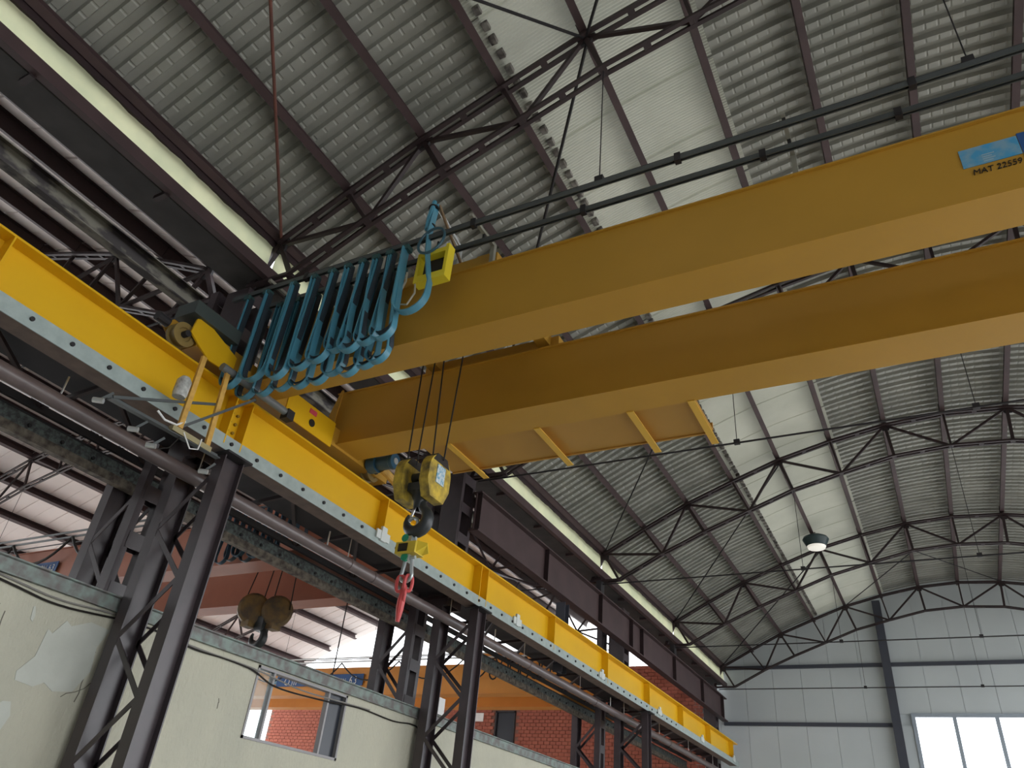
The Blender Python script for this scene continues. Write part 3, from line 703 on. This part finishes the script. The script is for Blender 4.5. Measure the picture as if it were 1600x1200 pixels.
# festoon cable: two rows of flat blue loops
fc = thing('festoon_cable', (-5.3, 5.0, 4.5), 'blue flat festoon cable bunched in long loops in front of the near girder', 'cable')
def uloop(xa, xb, ztop, zbot, y, n=22, bow=.05):
    pts = []; w = (xb-xa)/2; cx = (xa+xb)/2; r = max(w*.95, .15)
    H = zbot+r
    for k in range(6): pts.append((xa+(cx-r-xa)*(k/6)**1.5, y, ztop+(H-ztop)*k/6))
    for k in range(n-10):
        a = math.pi*k/(n-11); pts.append((cx-r*math.cos(a), y, H-r*math.sin(a)))
    for k in range(5, -1, -1): pts.append((xb+(cx+r-xb)*(k/6)**1.5, y, ztop+(H-ztop)*k/6))
    return pts
hx1 = [-6.95, -6.62, -6.18, -5.84, -5.56, -5.32, -5.10, -4.90, -4.70, -4.48]
bz1 = [4.50, 4.46, 4.48, 4.50, 4.54, 4.58, 4.60, 4.62, 4.66]
hx2 = [-6.88, -6.62, -6.32, -6.04, -5.78, -5.54, -5.30, -5.08, -4.88, -4.72]
bz2 = [4.44, 4.42, 4.44, 4.46, 4.46, 4.48, 4.50, 4.52, 4.55]
for hx, bz, (y, z), dx in ((hx1, bz1, FR[0], .0), (hx2, bz2, FR[1], .02)):
    for i in range(9):
        for off, M in ((0, blue_cable),):
            o = MB().ribbon(uloop(hx[i]+.02, hx[i+1]-.02+random.uniform(-.02, .02), z-.06, bz[i]+random.uniform(-.05, .05), y+random.uniform(-.015, .015)), (0, .085, 0), .014).build('cable_loop', M, fc, True)
            MB().ribbon(uloop(hx[i]+.045, hx[i+1]-.045, z-.07, bz[i]+.05, y+.012), (0, .07, 0), .01).build('inner_band', dkcable, o, True)
    for x in hx:
        c = MB().box(x-.045, x+.045, y-.05, y+.05, z-.10, z-.035).build('cable_carrier', mat('carrier_green', (.04, .10, .10), .5), fc)
        MB().cyl((x, y-.03, z-.02), (x, y+.03, z-.02), .022, 8).build('carrier_wheel', dark, c)
# last loop up to the towing arm, coil ring, drop cable
MB().ribbon(uloop(-4.48, -4.02, 5.86, 4.86, 4.86, 26)[:-5]+[(-4.06, 4.86, 5.3), (-4.14, 4.87, 5.65), (-4.2, 4.9, 6.0), (-4.24, 4.98, 6.55)], (0, .09, 0), .016).build('cable_loop', blue_cable, fc, True)
MB().tube([(-4.10+.17*math.cos(a), 4.84+.02*math.sin(a), 5.82+.2*math.sin(a)) for a in [k*.2618 for k in range(24)]], .016, 8, True).build('coil_ring', mat('cable_ring', (.04, .10, .13), .4), fc, True)
for a in (4.93, 4.99): MB().tube([(-4.24, a, 6.58), (-4.26, a-.02, 6.3), (-4.25, a-.03, 6.1)], .028, 8).build('cable_bundle', blue_cable, fc, True)
for z in (6.5, 6.2): MB().cyl((-4.255, 4.955, z-.01), (-4.255, 4.955, z+.01), .062, 12).build('cable_tie', black, fc)
MB().tube([(-4.45, 4.95, 5.55), (-4.44, 4.95, 5.42), (-4.5, 4.95, 5.25), (-4.48, 4.95, 5.1), (-4.36, 4.95, 5.06), (-4.28, 4.95, 5.2), (-4.3, 4.95, 5.33)], .012, 6).build('pale_cable', mat('pale_cable', (.5, .46, .36), .5), fc, True)

# ================================================================== HOOK BLOCK, SCALE, CHAIN
HY = 6.38; k = HY/6.16
hb = thing('hook_block', (-4.86, HY, 3.1), 'yellow twin sheave hook block with black hook hanging between the girders', 'hook block')
def sheave_cover(xc, parent, M, y=HY, zc=3.72, r=.22, w=.12, nm='sheave_cover', ang=0):
    pts = []
    for i in range(16):
        a = math.pi*i/15; pts.append((r*math.cos(a), r*math.sin(a)*1.0+.02))
    pts += [(-r*1.0, -.14), (-r*.62, -.31), (r*.62, -.31), (r*1.0, -.14)]
    c, s_ = math.cos(ang), math.sin(ang)
    P = []
    for a, b in pts: P.append((xc-w/2*c-a*s_*0-0, y+a, zc+b))
    o = MB().poly(P, (w, 0, 0)).build(nm, M, parent)
    return o
for xc in (-5.02, -4.66):
    s = sheave_cover(xc, hb, hooky)
    MB().poly([(xc-.064, HY-.17, 3.85), (xc-.064, HY+.17, 3.85), (xc-.064, HY+.1, 3.95), (xc-.064, HY-.1, 3.95)], (.128, 0, 0)).build('rope_slot', black, s)
    MB().cyl((xc-.07, HY, 3.72), (xc+.07, HY, 3.72), .05, 14).build('axle_cap', dark, s)
MB().box(-4.60, -4.586, HY-.08, HY+.08, 3.60, 3.82).build('rating_plate', mat('plate_pale', (.6, .66, .66), .5, 0, (.15, .35, .5), 30, .5), hb)
MB().cyl((-5.0, HY, 3.72), (-4.7, HY, 3.72), .06, 14).build('axle', hook_m, hb, True)
MB().box(-4.95, -4.72, HY-.1, HY+.1, 3.52, 3.62).build('crosshead', hook_m, hb)
MB().lathe([(.0, .16), (.09, .16), (.1, .1), (.1, .02), (.075, -.02), (.065, -.12)], (-4.82, HY, 3.44), n=18).build('swivel', hook_m, hb, True)
def hook_pts(cx, cz, y, s=1.0):
    pts = [(cx, y, cz+.36*s), (cx, y, cz+.26*s)]; rad = [.06*s, .062*s]
    for i in range(15):
        a = math.radians(62-i*19.5); R_ = .165*s
        pts.append((cx-.02*s+R_*math.cos(a), y, cz+R_*math.sin(a))); rad.append((.062+.03*math.sin(math.pi*min(i/11, 1)))*s if i < 11 else (.07-.012*(i-10))*s)
    return pts, rad
pts, rad = hook_pts(-4.80, 3.19, HY, .84)
MB().tube(pts, rad, 14).build('hook', hook_m, hb, True)
MB().bar((-4.86, HY, 3.40), (-4.93, HY, 3.17), .012, .03).build('safety_latch', galv, hb)
for xa, xb in ((-5.18, -5.10), (-4.98, -4.96), (-4.88, -4.74), (-4.54, -4.58)):
    MB().cyl((xa+.02, HY+.02, 6.05), (xb, HY, 3.9), .0095, 8).build('wire_rope', black, hb, True)

def shackle(x, zc, up, label):
    """bow shackle: bow + pin. up=True bow over the hook, pin below"""
    t = thing('bow_shackle', (x, HY, zc-.15), label, 'shackle')
    s = 1 if up else -1; pts = []
    for i in range(17):
        a = math.radians(-50+i*280/16); pts.append((x+.0, HY+.062*math.cos(a), zc+s*(.05+.075*math.sin(a))))
    pts = [(x, HY+.04, zc-s*.10)]+pts+[(x, HY-.04, zc-s*.10)]
    MB().tube(pts, .020, 8).build('bow', shack, t, True)
    MB().cyl((x, HY-.085, zc-s*.11), (x, HY+.085, zc-s*.11), .018, 10).build('pin', shack, t)
    MB().cyl((x, HY-.105, zc-s*.11), (x, HY-.06, zc-s*.11), .036, 8).build('pin_head', green, t)
    return t
def ring_shackle(x, ztop, zpin, label):
    t = thing('bow_shackle', (x, HY, min(ztop, zpin)), label, 'shackle', 'bow shackles under the hook')
    s = 1 if ztop > zpin else -1; H = abs(ztop-zpin); pts = [(x-.045, HY, zpin), (x-.05, HY, zpin+s*(H*.3))]
    R_ = .07; c = ztop-s*R_
    for i in range(13):
        a = math.radians(205-i*230/12); pts.append((x+R_*math.cos(a), HY, c+s*R_*math.sin(a)))
    pts += [(x+.05, HY, zpin+s*(H*.3)), (x+.045, HY, zpin)]
    MB().tube(pts, .021, 8).build('bow', shack, t, True)
    MB().cyl((x-.09, HY-.01, zpin), (x+.09, HY-.01, zpin), .02, 10).build('pin', shack, t)
    MB().cyl((x-.03, HY-.055, zpin), (x-.03, HY-.02, zpin), .045, 10).build('pin_head', green, t)
SX = -4.85
ring_shackle(SX-.02, 3.22, 2.97, 'grey bow shackle with green pin between the black hook and the yellow scale')
cs = thing('crane_scale', (SX, HY, 2.7), 'small yellow hanging crane scale with black display', 'scale')
MB().box(SX-.13, SX+.13, HY-.09, HY+.09, 2.78, 2.91).build('scale_body', mat('scale_yellow', (.62, .46, .05), .45), cs)
MB().box(SX-.09, SX+.03, HY-.096, HY-.088, 2.80, 2.89).build('display', lcd, cs)
MB().box(SX-.035, SX+.035, HY-.05, HY+.05, 2.91, 2.99).build('upper_eye', shack, cs)
MB().box(SX-.035, SX+.035, HY-.05, HY+.05, 2.72, 2.78).build('lower_eye', shack, cs)
MB().poly([(SX+.13, HY-.06, 2.79), (SX+.13, HY+.06, 2.79), (SX+.22, HY+.05, 2.8), (SX+.24, HY-.02, 2.87), (SX+.13, HY-.06, 2.9)], (0, 0, .02)).build('side_guard', mat('guard_yellow', (.8, .6, .05), .4), cs)
ring_shackle(SX+.01, 2.49, 2.75, 'grey bow shackle with green pin between the yellow scale and the red chain')
ch = thing('chain_sling', (SX, HY, 2.07), 'short red lifting chain hanging below the scale', 'chain')
def link(cx, cz, w, h, ang, r):
    pts = []
    for i in range(20):
        a = 6.28318*i/20; u = w*math.copysign(abs(math.cos(a))**.6, math.cos(a)); v = h*math.sin(a)
        pts.append((cx+u*math.cos(ang), HY+u*math.sin(ang), cz+v))
    return MB().tube(pts, r, 8, True)
link(SX-.05, 2.47, .042, .085, .3, .019).build('link', redch, ch, True)
link(SX+.055, 2.47, .042, .085, .9, .019).build('link', redch, ch, True)
link(SX+.01, 2.36, .042, .08, -.5, .019).build('link', redch, ch, True)
MB().tube([(SX+.01, HY, 2.38), (SX+.0, HY, 2.28), (SX-.01, HY+.01, 2.2), (SX-.02, HY+.02, 2.07)], [.032, .042, .04, .022], 10).build('chain_end', redch, ch, True)

# ================================================================== LEFT BAY CRANES
def left_crane(ya, yb, M, label, sgn, xr):
    c = thing('overhead_crane', (-17, (ya+yb)/2, 4.3), label, 'crane')
    MB().box(-12.2, -10.6, ya+.1, yb+.4, 5.15, 5.5).build('trolley_frame', M, c)
    girder(ya, ya+.5, -31, xr, M, c, 4.3, 5.15); girder(yb, yb+.5, -31, xr, M, c, 4.3, 5.15)
    MB().box(xr-.2, xr+.15, ya-.7, yb+1.1, 4.1, 4.32).build('end_carriage', M, c)
    for z in (5.3, 5.42):
        MB().cyl((-26, ya-.15, z), (xr, ya-.15, z), .025, 8).build('festoon_track', galv if sgn else greyrail, c)
    return c
c1 = left_crane(9.4, 11.55, redcrane, 'brick red crane spanning the left bay behind the foreground column', 0, -9.1)
sg = MB().box(-17.9, -16.55, 9.375, 9.39, 4.58, 4.82).build('sign', signb, c1)
text('TON. 6.3', (-17.25, 9.37, 4.62), .2, white, c1, sx=.8)
for k, (xa, xb, zz) in enumerate(((-19.6, -18.3, 4.6), (-18.3, -16.15, 4.75), (-16.15, -14.2, 4.7))):
    MB().tube([(xa+(xb-xa)*i/10, 9.22, 5.28-(5.28-zz)*(1-(2*i/10-1)**2)) for i in range(11)], .03, 6).build('cable_loop', black, c1, True)
for k in range(10):
    x = -11.35+.2*k
    MB().ribbon(uloop(x, x+.17, 5.28, 4.25+.05*(k % 3), 9.22+.03*(k % 2)), (0, .08, 0), .014).build('cable_loop', dkcable if k % 2 else mat('dull_blue_cable', (.035, .085, .13), .5), c1, True)
c2 = left_crane(20.3, 22.2, orcrane, 'orange crane spanning the far end of the left bay', 1, -9.1)
MB().box(-20.1, -16.4, 20.27, 20.29, 4.58, 4.94).build('sign', signb, c2)
MB().box(-20.35, -20.1, 20.27, 20.29, 4.66, 4.86).build('sign_tip', sticker, c2)
text('O m', (-19.75, 20.26, 4.62), .34, white, c2, sx=.9)
text('TON.', (-17.45, 20.26, 4.66), .2, white, c2, sx=.8)
text('6.3', (-16.95, 20.26, 4.63), .34, white, c2, sx=.75)
for k, (xa, xb) in enumerate(((-21.5, -19.2), (-19.2, -17.3), (-17.3, -15.0), (-15, -12.6), (-12.6, -11.6))):
    MB().tube([(xa+(xb-xa)*i/10, 20.15, 5.26-.55*(1-(2*i/10-1)**2)) for i in range(11)], .022, 6).build('cable_loop', black, c2, True)
for k in range(6):
    x = -11.5+.34*k
    MB().tube([(x+.14*math.cos(a)*(1-.2*math.sin(a)), 20.1, 4.95+.3*math.sin(a)) for a in [i*.3927 for i in range(16)]], .025, 6, True).build('cable_loop', black, c2, True)

# hook block of the red crane
HBY = 10.75
hb2 = thing('hook_block', (-11.4, HBY, 3.15), 'weathered round hook block with black hook hanging from the red crane', 'hook block')
wb_ = mat('old_block', (.10, .075, .05), .6, 0, (.22, .14, .05), 5, .5)
for xx, yy in ((-11.62, HBY-.12), (-11.22, HBY+.12)):
    s = MB().lathe([(0, -.11), (.25, -.11), (.3, -.07), (.3, .07), (.25, .11), (0, .11)], (xx, yy, 3.86), (.75, -.66, 0), 20).build('sheave_cover', wb_, hb2, True)
    MB().box(xx-.1, xx+.1, yy-.13, yy+.1, 3.5, 3.62).build('lower_lug', wb_, s)
MB().box(-11.5, -11.3, HBY-.1, HBY+.1, 3.45, 3.72).build('crosshead', hook_m, hb2)
pts, rad = hook_pts(-11.42, 3.34, HBY, .95)
MB().tube(pts, rad, 12).build('hook', hook_m, hb2, True)
for x, y in ((-11.85, HBY-.2), (-11.5, HBY-.05), (-11.3, HBY+.02), (-10.98, HBY+.2)):
    MB().cyl((x+.1, HBY, 5.3), (x, y, 3.9), .011, 6).build('wire_rope', black, hb2)
o = MB().cyl((-10.0, 11.45, 4.6), (-10.0, 11.45, .6), .012, 6).build('pendant_cable', black); tag(o, 'thin pendant cable hanging beside the round hook block', 'cable')

# ================================================================== CABLES ON THE PLASTER WALL
def wcable(pts, r, M, label):
    pts = [Vector(p) for p in pts]; P = []
    for i in range(len(pts)-1):
        a, b, c, d = pts[max(i-1, 0)], pts[i], pts[i+1], pts[min(i+2, len(pts)-1)]
        for q in range(6):
            t = q/6; P.append(.5*((2*b)+(c-a)*t+(2*a-5*b+4*c-d)*t*t+(3*b-a-3*c+d)*t**3))
    P.append(pts[-1]); o = MB().tube(P, r, 6).build('wall_cable', M); tag(o, label, 'cable', 'cables along the plaster wall')
wk = 8.05/7.4
C = lambda y, z, x=WX+.02: (x, y*wk, z*wk)
wcable([C(2, 1.97), C(3.74, 1.82), C(4.35, 1.77), C(5.06, 1.83), C(5.5, 1.84), C(6.06, 1.79), C(6.52, 1.80), C(7.0, 1.78), C(7.45, 1.68), C(8.3, 1.70), C(9.15, 1.76), C(10.0, 1.74), C(10.5, 1.78), C(10.72, 1.70), C(10.8, 1.2), C(10.8, -1)], .012, black, 'black cable sagging below the wall cap and turning down at the second column')
wcable([C(2, 1.99), C(3.74, 1.86), C(4.35, 1.82), C(5.06, 1.86), C(6.06, 1.81), C(7.0, 1.80), C(7.9, 1.74), C(8.7, 1.76), C(9.4, 1.78)], .010, mat('grey_cable', (.25, .24, .22), .6), 'grey cable running just above the black one on the plaster wall')
t = thing('socket_box', (WX+.05, 12.1, 2.05), 'small white electrical box with black cable on the wall cap', 'socket')
MB().box(WX+.0, WX+.1, 12.05, 12.25, 2.22, 2.5).build('box_body', white, t)
MB().tube([(WX+.06, 12.0, 2.5), (WX+.08, 11.9, 2.45), (WX+.08, 11.88, 2.1), (WX+.03, 11.75, 1.6)], .02, 6).build('cable', black, t)
